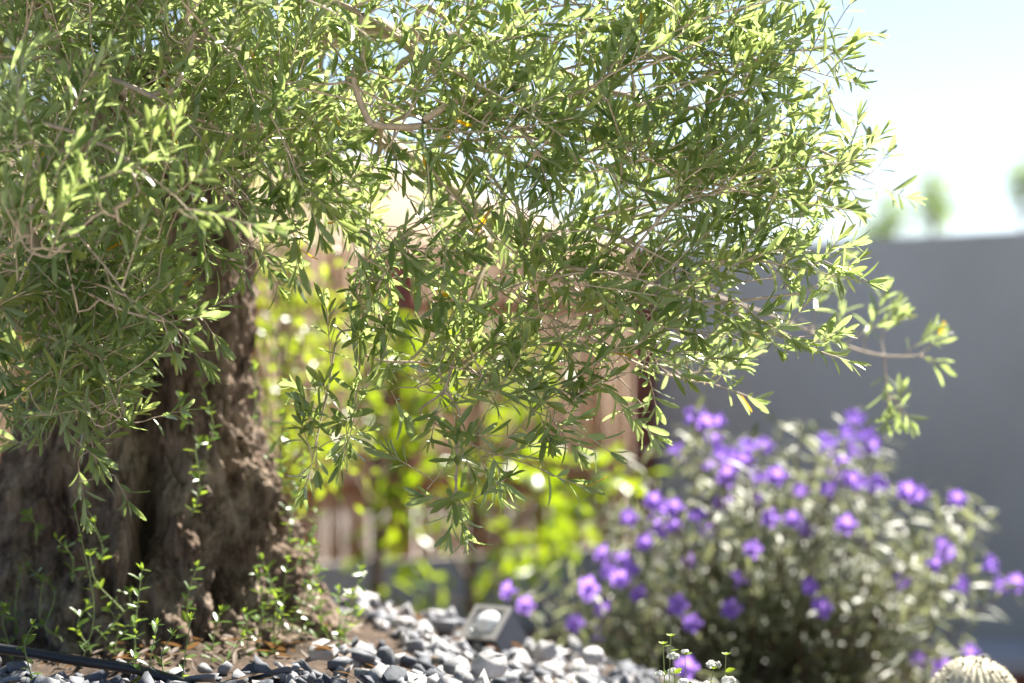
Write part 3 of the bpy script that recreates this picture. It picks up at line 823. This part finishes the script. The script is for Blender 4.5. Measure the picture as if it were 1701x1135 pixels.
stone(32, 1112, 3.98, .034, .35, 'grey rounded stone in the bottom left corner', 1)
stone(88, 1135, 3.92, .030, .55, 'half hidden grey stone below the black hose', 2)
stone(148, 1135, 3.90, .030, .45, 'flat grey stone under the hose beside the low green shoots', 3, .5)
stone(430, 1120, 3.95, .042, .06, 'dark blue grey pointed stone at the bottom edge in front of the trunk foot', 4)
stone(500, 1118, 4.0, .040, .12, 'dark angular stone beside the pale block at the bottom edge', 5)
stone(535, 1088, 4.25, .052, .95, 'large pale stone block lying against the soil at the trunk foot', 6)
stone(655, 1122, 3.95, .040, .02, 'nearly black slate stone at the bottom centre of the gravel', 7)
stone(670, 1042, 4.95, .044, 1.0, 'bright whitish stone on the crest of the gravel left of the spotlight', 8)
stone(815, 1105, 4.3, .050, 1.0, 'broad pale stone lying below the spotlight', 9)
stone(905, 1082, 4.75, .045, .9, 'pale stone right of the spotlight', 10)
stone(985, 1090, 4.7, .040, .8, 'grey white stone at the right end of the open gravel', 11)
stone(730, 1075, 4.6, .042, .6, 'mid grey stone left of and below the spotlight', 12)

lt = Leaves()
for _ in range(140):
    Y = random.uniform(3.7, 5.2); X = random.uniform(-.21 * Y, .05 * Y)
    if random.random() < .55: X, Y = random.gauss(-.5, .16), random.gauss(4.2, .12)
    an = random.uniform(0, 6.28)
    r = math.hypot((X + .62) / .52, (Y - 4.62) / .5); zz = float(ground_h(X, Y)) + .0 * math.exp(-(max(r - .55, 0) / .35) ** 2) + .02
    lt.add(np.array([X, Y, zz + random.uniform(0, .01)]), np.array([math.cos(an), math.sin(an), random.gauss(0, .25)]), UP + rng.normal(size=3) * .4, random.uniform(.025, .05), .009, random.random(), .1)
tag(link('leaf_litter', lt.mesh('leaf_litter'), M['litter']), 'dry brown fallen leaves scattered on the soil and gravel', 'fallen leaves', kind='stuff')

tb = Tubes(); hp = spline([(*at(x, y, d)[:2], at(x, y, d)[2]) for x, y, d in ((-90, 1060, 4.05), (0, 1078, 4.02), (60, 1086, 3.98), (130, 1098, 3.94), (200, 1108, 3.9), (250, 1118, 3.87), (330, 1145, 3.82))], .02)
tb.add(hp, .0085, 12); tag(link('irrigation_hose', tb.mesh('irrigation_hose'), M['hose'], smooth=True), 'black drip irrigation hose lying on the ground at the bottom left', 'hose')


# ------------------------------------------------------------------ garden spotlight
def build_spot():
    c = at(808, 1038, 4.95)
    root = empty('garden_spotlight', (c[0], c[1], c[2] - .06), 'square anthracite garden spotlight tilted up on the gravel', 'spotlight')
    rot = Matrix.Rotation(R(-34), 4, 'Z') @ Matrix.Rotation(R(-47), 4, 'X')
    Mx = Matrix.Translation(Vector(c)) @ rot

    def put(name, bm, mat, bev, smooth=False):
        bmesh.ops.transform(bm, matrix=Mx, verts=bm.verts); return link(name, bm_mesh(name, bm, bev), mat, root, smooth)
    s = .044
    bm = bmesh.new(); box(bm, (-s, -.002, -s), (s, .085, s)); put('housing', bm, M['housing'], .003)
    bm = bmesh.new()
    box(bm, (-s - .001, -.010, -s - .001), (-s + .010, -.0025, s + .001)); box(bm, (s - .010, -.010, -s - .001), (s + .001, -.0025, s + .001))
    box(bm, (-s + .0105, -.0098, -s - .001), (s - .0105, -.0027, -s + .010)); box(bm, (-s + .0105, -.0098, s - .010), (s - .0105, -.0027, s + .001))
    put('frame', bm, M['frame'], .0008)
    bm = bmesh.new(); box(bm, (-s + .0105, -.0055, -s + .0105), (s - .0105, -.0032, s - .0105)); put('face_plate', bm, M['plate'], .0004)
    V = []; Q = []
    for k, (rr, yy) in enumerate([(.0265, -.0056), (.0262, -.0085), (.0245, -.0108), (.018, -.0140), (.010, -.0158), (.0005, -.0164)]):
        for a in range(40): V.append((.003 + rr * math.cos(a * math.pi / 20), yy, .004 + rr * math.sin(a * math.pi / 20)))
        if k: Q += [((k - 1) * 40 + a, (k - 1) * 40 + (a + 1) % 40, k * 40 + (a + 1) % 40, k * 40 + a) for a in range(40)]
    V = [Mx @ Vector(v) for v in V]
    link('reflector', mesh_np('reflector', [tuple(v) for v in V], Q), M['lens'], root, True)
    bm = bmesh.new(); bmesh.ops.create_uvsphere(bm, u_segments=12, v_segments=8, radius=.004)
    bmesh.ops.translate(bm, verts=bm.verts, vec=(-.022, -.0085, -.026)); put('glint_bead', bm, M['chrome'], 0, True)  # chrome bead added for the small sparkle on the lamp face
    tb = Tubes(); tb.add([Mx @ Vector((0, .05, -.02)), Vector(c) + Vector((0, .05, -.09)), Vector(c) + Vector((0, .05, -.16))], .012, 10)
    link('foot', tb.mesh('foot'), M['housing'], root, True)


build_spot()


# ------------------------------------------------------------------ purple flowering bush
def build_ruellia():
    cx = at(1275, 0, 6.2)[0]; g = float(ground_h(cx, 6.2))
    root = empty('flowering_bush', (cx, 6.2, g), 'wide bush with narrow leaves and many violet flowers before the grey wall', 'bush')
    F = [(1150, 690), (1172, 703), (1185, 728), (1122, 745), (1200, 752), (1215, 772), (1245, 738), (1238, 765), (1270, 740), (1208, 790), (1257, 790), (1258, 828), (1330, 815), (1317, 862), (1375, 732), (1420, 693), (1408, 718), (1438, 722),
         (1420, 747), (1390, 785), (1415, 795), (1378, 812), (1462, 802), (1525, 822), (1508, 815), (1590, 828), (1565, 905), (1555, 937), (1572, 920), (1648, 937), (1663, 972), (1688, 968), (1600, 972), (1250, 912), (1045, 860), (1098, 848), (1120, 843), (1088, 872),
         (1158, 855), (1100, 880), (1035, 932), (1003, 920), (1030, 962), (1048, 945), (978, 975), (982, 990), (1003, 1012), (955, 1035), (988, 1056), (842, 980), (873, 1005), (1145, 932), (1125, 1005), (1150, 1035), (1230, 960), (1345, 975), (1405, 870), (1500, 965), (1140, 1108),
         (1565, 1110), (1612, 1085), (1525, 1095), (1190, 700), (1225, 750), (1180, 770), (1448, 740), (1070, 900), (1120, 870), (1015, 950), (1060, 985), (1175, 880), (1200, 830), (1290, 790), (1340, 880), (1280, 860), (1160, 690), (1395, 760), (1430, 800), (1365, 1010), (1215, 1010), (1085, 830)]
    st = Tubes(); lv = Leaves(); fl = []
    targets = [(at(x, y, 5.15 if (x, y) == (1140, 1108) else random.uniform(5.55, 5.95)), True) for x, y in F]
    for _ in range(300):
        # free stems filling the mound
        a = random.uniform(0, 6.28); rr = math.sqrt(random.random()); x = 1275 + 410 * rr * math.cos(a); yy = random.random()
        top = 1135 - (1135 - 775) * math.sqrt(max(0, 1 - ((x - 1290) / 430) ** 2)); y = top + (1180 - top) * yy
        if random.random() < .14: y = top - random.uniform(10, 85)
        targets.append((at(x, y, 6.2 + .45 * rr * math.sin(a)), False))
    for p, flower in targets:
        b = np.array([cx + random.gauss(0, .13), 6.2 + random.gauss(0, .13), g - .02])
        b[0] += (p[0] - cx) * .25
        mid = b * .45 + p * .55 + np.array([(p[0] - cx) * -.12, 0, .08 if not flower else .05]) + rng.normal(size=3) * .03
        P = spline([b, mid, p], .02); st.add(P, np.linspace(.0032, .0012, len(P)), 5)
        n = len(P); sd = unit(np.cross(P[-1] - P[0], rng.normal(size=3)))
        for i in range(max(2, int(n * .35)), n - (1 if flower else 0), 2 if n > 20 else 1):
            t = unit(P[i] - P[i - 1]); s2 = np.cross(t, sd) if (i // 2) % 2 else sd
            for sg in (1, -1):
                if random.random() < .25: continue
                dd = unit(t * .55 + s2 * sg + rng.normal(size=3) * .3 + UP * -.1)
                ll = random.uniform(.045, .085)
                lv.add(P[i], dd, UP + t * .3 + rng.normal(size=3) * .4, ll, ll * random.uniform(.13, .2), float(np.clip(random.gauss(.4, .25), 0, 1)), random.uniform(.1, .4))
        if flower: fl.append((p, unit(P[-1] - P[-2])))
    link('stem', st.mesh('stem'), M['stem_brown'], root, True)
    link('foliage', lv.mesh('foliage', fold=.2), M['ruellia_leaf'], root, True)
    # one trumpet flower: tube and five notched lobes
    V = []; Q = []; na = 40
    prof = [(.003, -.030), (.004, -.016), (.0075, -.004), (.013, .0), (.019, .002), (.024, .0005)]
    for i, (r, z) in enumerate(prof):
        for a in range(na):
            an = 2 * math.pi * a / na; lobe = abs(math.cos(2.5 * an)) ** .5; f = max(0, i - 2) / 3
            rr = r * (1 - f * .38 * (1 - lobe)); V.append((rr * math.cos(an), rr * math.sin(an), z + f * .003 * math.sin(10 * an)))
    for i in range(len(prof) - 1):
        for a in range(na): Q.append((i * na + a, i * na + (a + 1) % na, (i + 1) * na + (a + 1) % na, (i + 1) * na + a))
    me = mesh_np('flower', V, Q); me.polygons.foreach_set('use_smooth', [True] * len(me.polygons)); me.materials.append(M['petal'])
    for p, t in fl:
        o = bpy.data.objects.new('flower', me); COL.objects.link(o); o.parent = root
        o.matrix_parent_inverse = Matrix.Translation(-root.location)
        face = unit(t * .5 + np.array([random.gauss(0, .5), -.7 + random.gauss(0, .4), random.gauss(.25, .35)]))
        o.location = Vector(p); o.rotation_euler = Vector(face).to_track_quat('Z', 'Y').to_euler(); s = random.uniform(.95, 1.25); o.scale = (s, s, s)


build_ruellia()


# ------------------------------------------------------------------ small white flowers in front
def build_lantana():
    b = at(1150, 1190, 3.85); b[2] = float(ground_h(b[0], b[1]))
    root = empty('white_flower_plant', b, 'small plant with white flower heads and lime leaves at the bottom edge', 'flower')
    heads = [(1118, 1091, 3.8, .010, 1), (1137, 1083, 3.8, .007, 1), (1186, 1106, 3.79, .013, 1), (1095, 1120, 3.8, .008, .6), (1120, 1116, 3.82, .010, 1), (1211, 1132, 3.8, .013, 1), (1135, 1133, 3.78, .009, 1), (1172, 1138, 3.82, .010, 1)]
    tips = [(1114, 1057, 3.8), (1101, 1070, 3.81), (1206, 1088, 3.8)]
    st = Tubes(); lv = Leaves()
    ends = [at(x, y, d) for x, y, d, s, w in heads] + [at(*t) for t in tips]
    for e in ends:
        b2 = b + np.array([(e[0] - b[0]) * .7, (e[1] - b[1]) * .7, 0])
        P = spline([b2, (b2 + e) / 2 + rng.normal(size=3) * .006, e], .008); st.add(P, np.linspace(.0011, .0006, len(P)), 6)
        for i in range(len(P) - 2, 2, -3):
            if random.random() < .3 : continue
            an = random.uniform(0, 6.28)
            lv.add(P[i], np.array([math.cos(an), math.sin(an) * .6 - .2, .35]), np.array([0, -.7, .7]) + rng.normal(size=3) * .4, random.uniform(.011, .017), .008, random.random(), .15)
    for t in tips:
        e = at(*t)
        for k in range(5):
            an = k * 1.256; lv.add(e, np.array([math.cos(an), math.sin(an), .5]), np.array([0, -.3, 1]), .009, .006, 1, .1)
    link('stem', st.mesh('stem'), M['stem_green'], root, True)
    link('foliage', lv.mesh('foliage', ((0, .15), (.25, .85), (.5, 1), (.8, .6), (1, .1)), .2), M['lantana_leaf'], root, True)
    for (x, y, d, s, wgt) in heads:
        c = at(x, y, d); pl = Leaves(); cl = Leaves()
        for k in range(17):
            u = unit(np.array([random.gauss(0, 1), random.gauss(0, 1), abs(random.gauss(.25, .35))])); q = c + u * s * random.uniform(.55, 1.0) * np.array([1, 1, .7])
            for m in range(4):
                an = m * 1.57 + k; e1 = unit(np.cross(u, [.3, .2, .9])); e2 = np.cross(u, e1)
                pl.add(q, e1 * math.cos(an) + e2 * math.sin(an), unit(u + UP * .6), s * .42, s * .40, .5, .1)
        for k in range(10):
            an = k * .628; cl.add(c - np.array([0, 0, s * .4]), np.array([math.cos(an), math.sin(an), .6]), np.array([0, 0, -1]), s * .9, s * .4, .5, -.2)
        o = link('flower_head', pl.mesh('flower_head', ((0, .3), (.5, 1), (1, .6)), .1), M['white_petal'], root, True)
        link('calyx', cl.mesh('calyx'), M['calyx'], o, True)


build_lantana()


# ------------------------------------------------------------------ barrel cactus, lower right
def build_cactus():
    c = at(1617, 1162, 4.35); r = .080
    g = float(ground_h(c[0], c[1]))
    root = empty('barrel_cactus', (c[0], c[1], c[2] - r), 'pale cream domed barrel cactus with dark specks at the bottom right', 'cactus')
    nz, na = 40, 168; V = np.zeros((nz, na, 3))
    for i in range(nz):
        th = math.pi * (i + .5) / nz
        for j in range(na):
            an = 2 * math.pi * j / na; rib = abs(math.cos(an * 14)) ** .7
            rr = r * math.sin(th) * (.90 + .10 * rib) * (1 + .05 * math.sin(an + 1) + .03 * math.sin(2 * an)); V[i, j] = (c[0] + rr * math.cos(an), c[1] + rr * math.sin(an), c[2] + r * .92 * math.cos(th))
    i = np.arange(nz - 1)[:, None] * na; j = np.arange(na)[None]; j2 = (j + 1) % na
    q = np.stack([i + j, i + j2, i + na + j2, i + na + j], -1).reshape(-1, 4)
    link('body', mesh_np('body', V.reshape(-1, 3), q), M['cactus'], root, True)
    sp = Tubes()
    for k in range(28):
        an = math.pi * k / 14
        for m in range(22):
            th = .06 + m * .085; n = np.array([math.sin(th) * math.cos(an), math.sin(th) * math.sin(an), math.cos(th)])
            p = np.array([c[0], c[1], c[2]]) + n * r * np.array([1, 1, .92])
            for s in range(3):
                d = unit(n * .30 + rng.normal(size=3) * .8); sp.add([p, p + d * .004, p + d * .007 + UP * -.001], [.0007, .0005, .0002], 4)
            if m < 13 and random.random() < .05:
                ds = Tubes(); ds.add([p, p + n * .004, p + n * .007], [.0022, .002, .0008], 5); link('dark_tuft', ds.mesh('dark_tuft'), M['dark_spine'], root)
    link('spines', sp.mesh('spines'), M['spine'], root)


build_cactus()


# ------------------------------------------------------------------ leafy things behind the olive
def leafy(name, label, cat, bx, by, d, clusters, mat, leaf, ratio, per, spread, stem_r, stem_mat, group=None, ds=.35, parts=('trunk', 'crown')):
    b = at(bx, by, d); b[2] = min(b[2], float(ground_h(b[0], b[1])) + .02) if d < 9.5 else b[2]
    root = empty(name, b, label, cat, group)
    tb = Tubes(); lv = Leaves()
    top = min(c[1] for c in clusters)
    spine = spline([b, at(bx + random.uniform(-6, 6), (by + top) / 2 + 40, d), at(bx + random.uniform(-10, 10), top + 10, d)], .04); spine[0] = b
    tb.add(spine, np.linspace(stem_r, stem_r * .3, len(spine)), 10)
    for (x, y, n) in clusters:
        c = at(x, y, d + random.uniform(-ds, ds))
        k = int(np.argmin(np.linalg.norm(spine - (c - UP * .25), axis=1))); q = spine[k]
        P = spline([q, (q + c) / 2 + rng.normal(size=3) * .03 + UP * .03, c], .03); tb.add(P, np.linspace(stem_r * .38, stem_r * .12, len(P)), 6)
        for _ in range(int(n * per)):
            o = rng.normal(size=3) * spread * np.array([1, 1, .8]); p = c + o
            dd = unit(o * 1.2 / spread * .5 + rng.normal(size=3) * .6 + np.array([0, 0, -.15]))
            ll = leaf * random.uniform(.7, 1.25)
            lv.add(p, dd, UP * .9 + rng.normal(size=3) * .6, ll, ll * ratio * random.uniform(.85, 1.15), float(np.clip(random.gauss(.55, .28), 0, 1)), random.uniform(.05, .3))
    link(parts[0], tb.mesh(parts[0]), stem_mat, root, True)
    link(parts[1], lv.mesh(parts[1], ((0, .12), (.25, .8), (.5, 1), (.8, .66), (1, .06)), .25), mat, root, True)


leafy('young_tree', 'young broad leaved tree with lime leaves in front of the reed fence, left stem', 'tree', 628, 1130, 8.4,
      [(650, 700, 2), (690, 745, 2), (655, 830, 1.6), (640, 880, 1.4), (560, 730, 1.5), (720, 620, 2), (600, 590, 1.6), (540, 560, 1.2), (650, 560, 1.5), (690, 660, 1.6), (640, 970, .8), (770, 660, 1.6), (700, 560, 1.4), (760, 580, 1.4), (580, 650, 1.2)],
      M['citrus_leaf'], .075, .5, 13, .055, .024, M['stem_brown'], 'young trees before the fence')
leafy('young_tree', 'young broad leaved tree with lime leaves beside the spotlight, right stem', 'tree', 782, 1140, 8.3,
      [(860, 650, 1.8), (890, 770, 1.4), (850, 740, 1.6), (985, 795, 1.6), (1020, 785, 1), (900, 850, 1.5), (950, 870, 1.4), (850, 915, 1.6), (890, 930, 1.4), (935, 900, 1.2), (840, 965, 1.4), (715, 980, 1.2), (800, 800, 1.5), (760, 760, 1.3), (820, 590, 1.5), (900, 600, 1.5), (730, 850, .8)],
      M['citrus_leaf'], .075, .5, 12, .055, .022, M['stem_brown'], 'young trees before the fence')
leafy('green_shrub', 'tall glossy small leaved shrub just right of the olive trunk', 'shrub', 470, 1120, 6.4,
      [(x + random.uniform(-25, 25), y + random.uniform(-15, 15), 1) for x in (425, 460, 500, 545) for y in (470, 530, 580, 630, 680, 730, 790)] + [(470, 440, .8), (440, 850, .6), (500, 400, .9), (450, 380, .9), (505, 345, .9), (470, 410, .9), (545, 390, .9), (430, 340, .7)],
      M['shrub_leaf'], .030, .45, 27, .07, .008, M['stem_brown'], None, .25, ('stem', 'foliage'))
leafy('green_shrub', 'small leaved shrub behind the left side of the olive trunk', 'shrub', 30, 1120, 6.6,
      [(20, 540, 1), (35, 600, 1), (50, 480, 1), (25, 680, .6), (10, 430, 1)], M['shrub_leaf'], .032, .45, 30, .06, .012, M['stem_brown'], None, .25, ('stem', 'foliage'))

FT = 'small slender green trees beyond the wall'
leafy('slender_tree', 'short slender tree beyond the grey wall, nearest the olive branches', 'tree', 1470, 640, 22, [(1468, 375, 1.4), (1480, 350, 1.2), (1455, 392, 1), (1475, 328, .5), (1490, 370, .8), (1440, 398, .6)], M['far_leaf'], .10, .35, 42, .08, .04, M['stem_brown'], FT, .2)
leafy('slender_tree', 'slender tree standing alone in the middle of the sky above the grey wall', 'tree', 1556, 640, 22, [(1550, 300, .6), (1552, 322, 1), (1556, 340, 1.2), (1566, 350, .8), (1545, 355, 1), (1560, 285, .4), (1575, 335, .5)], M['far_leaf'], .10, .35, 38, .08, .04, M['stem_brown'], FT, .2)
leafy('slender_tree', 'slender tree cut by the right edge above the grey wall', 'tree', 1706, 640, 22, [(1698, 283, 1.2), (1712, 300, 1.2), (1704, 330, 1), (1720, 280, 1), (1700, 310, .6)], M['far_leaf'], .10, .35, 38, .08, .04, M['stem_brown'], FT, .2)
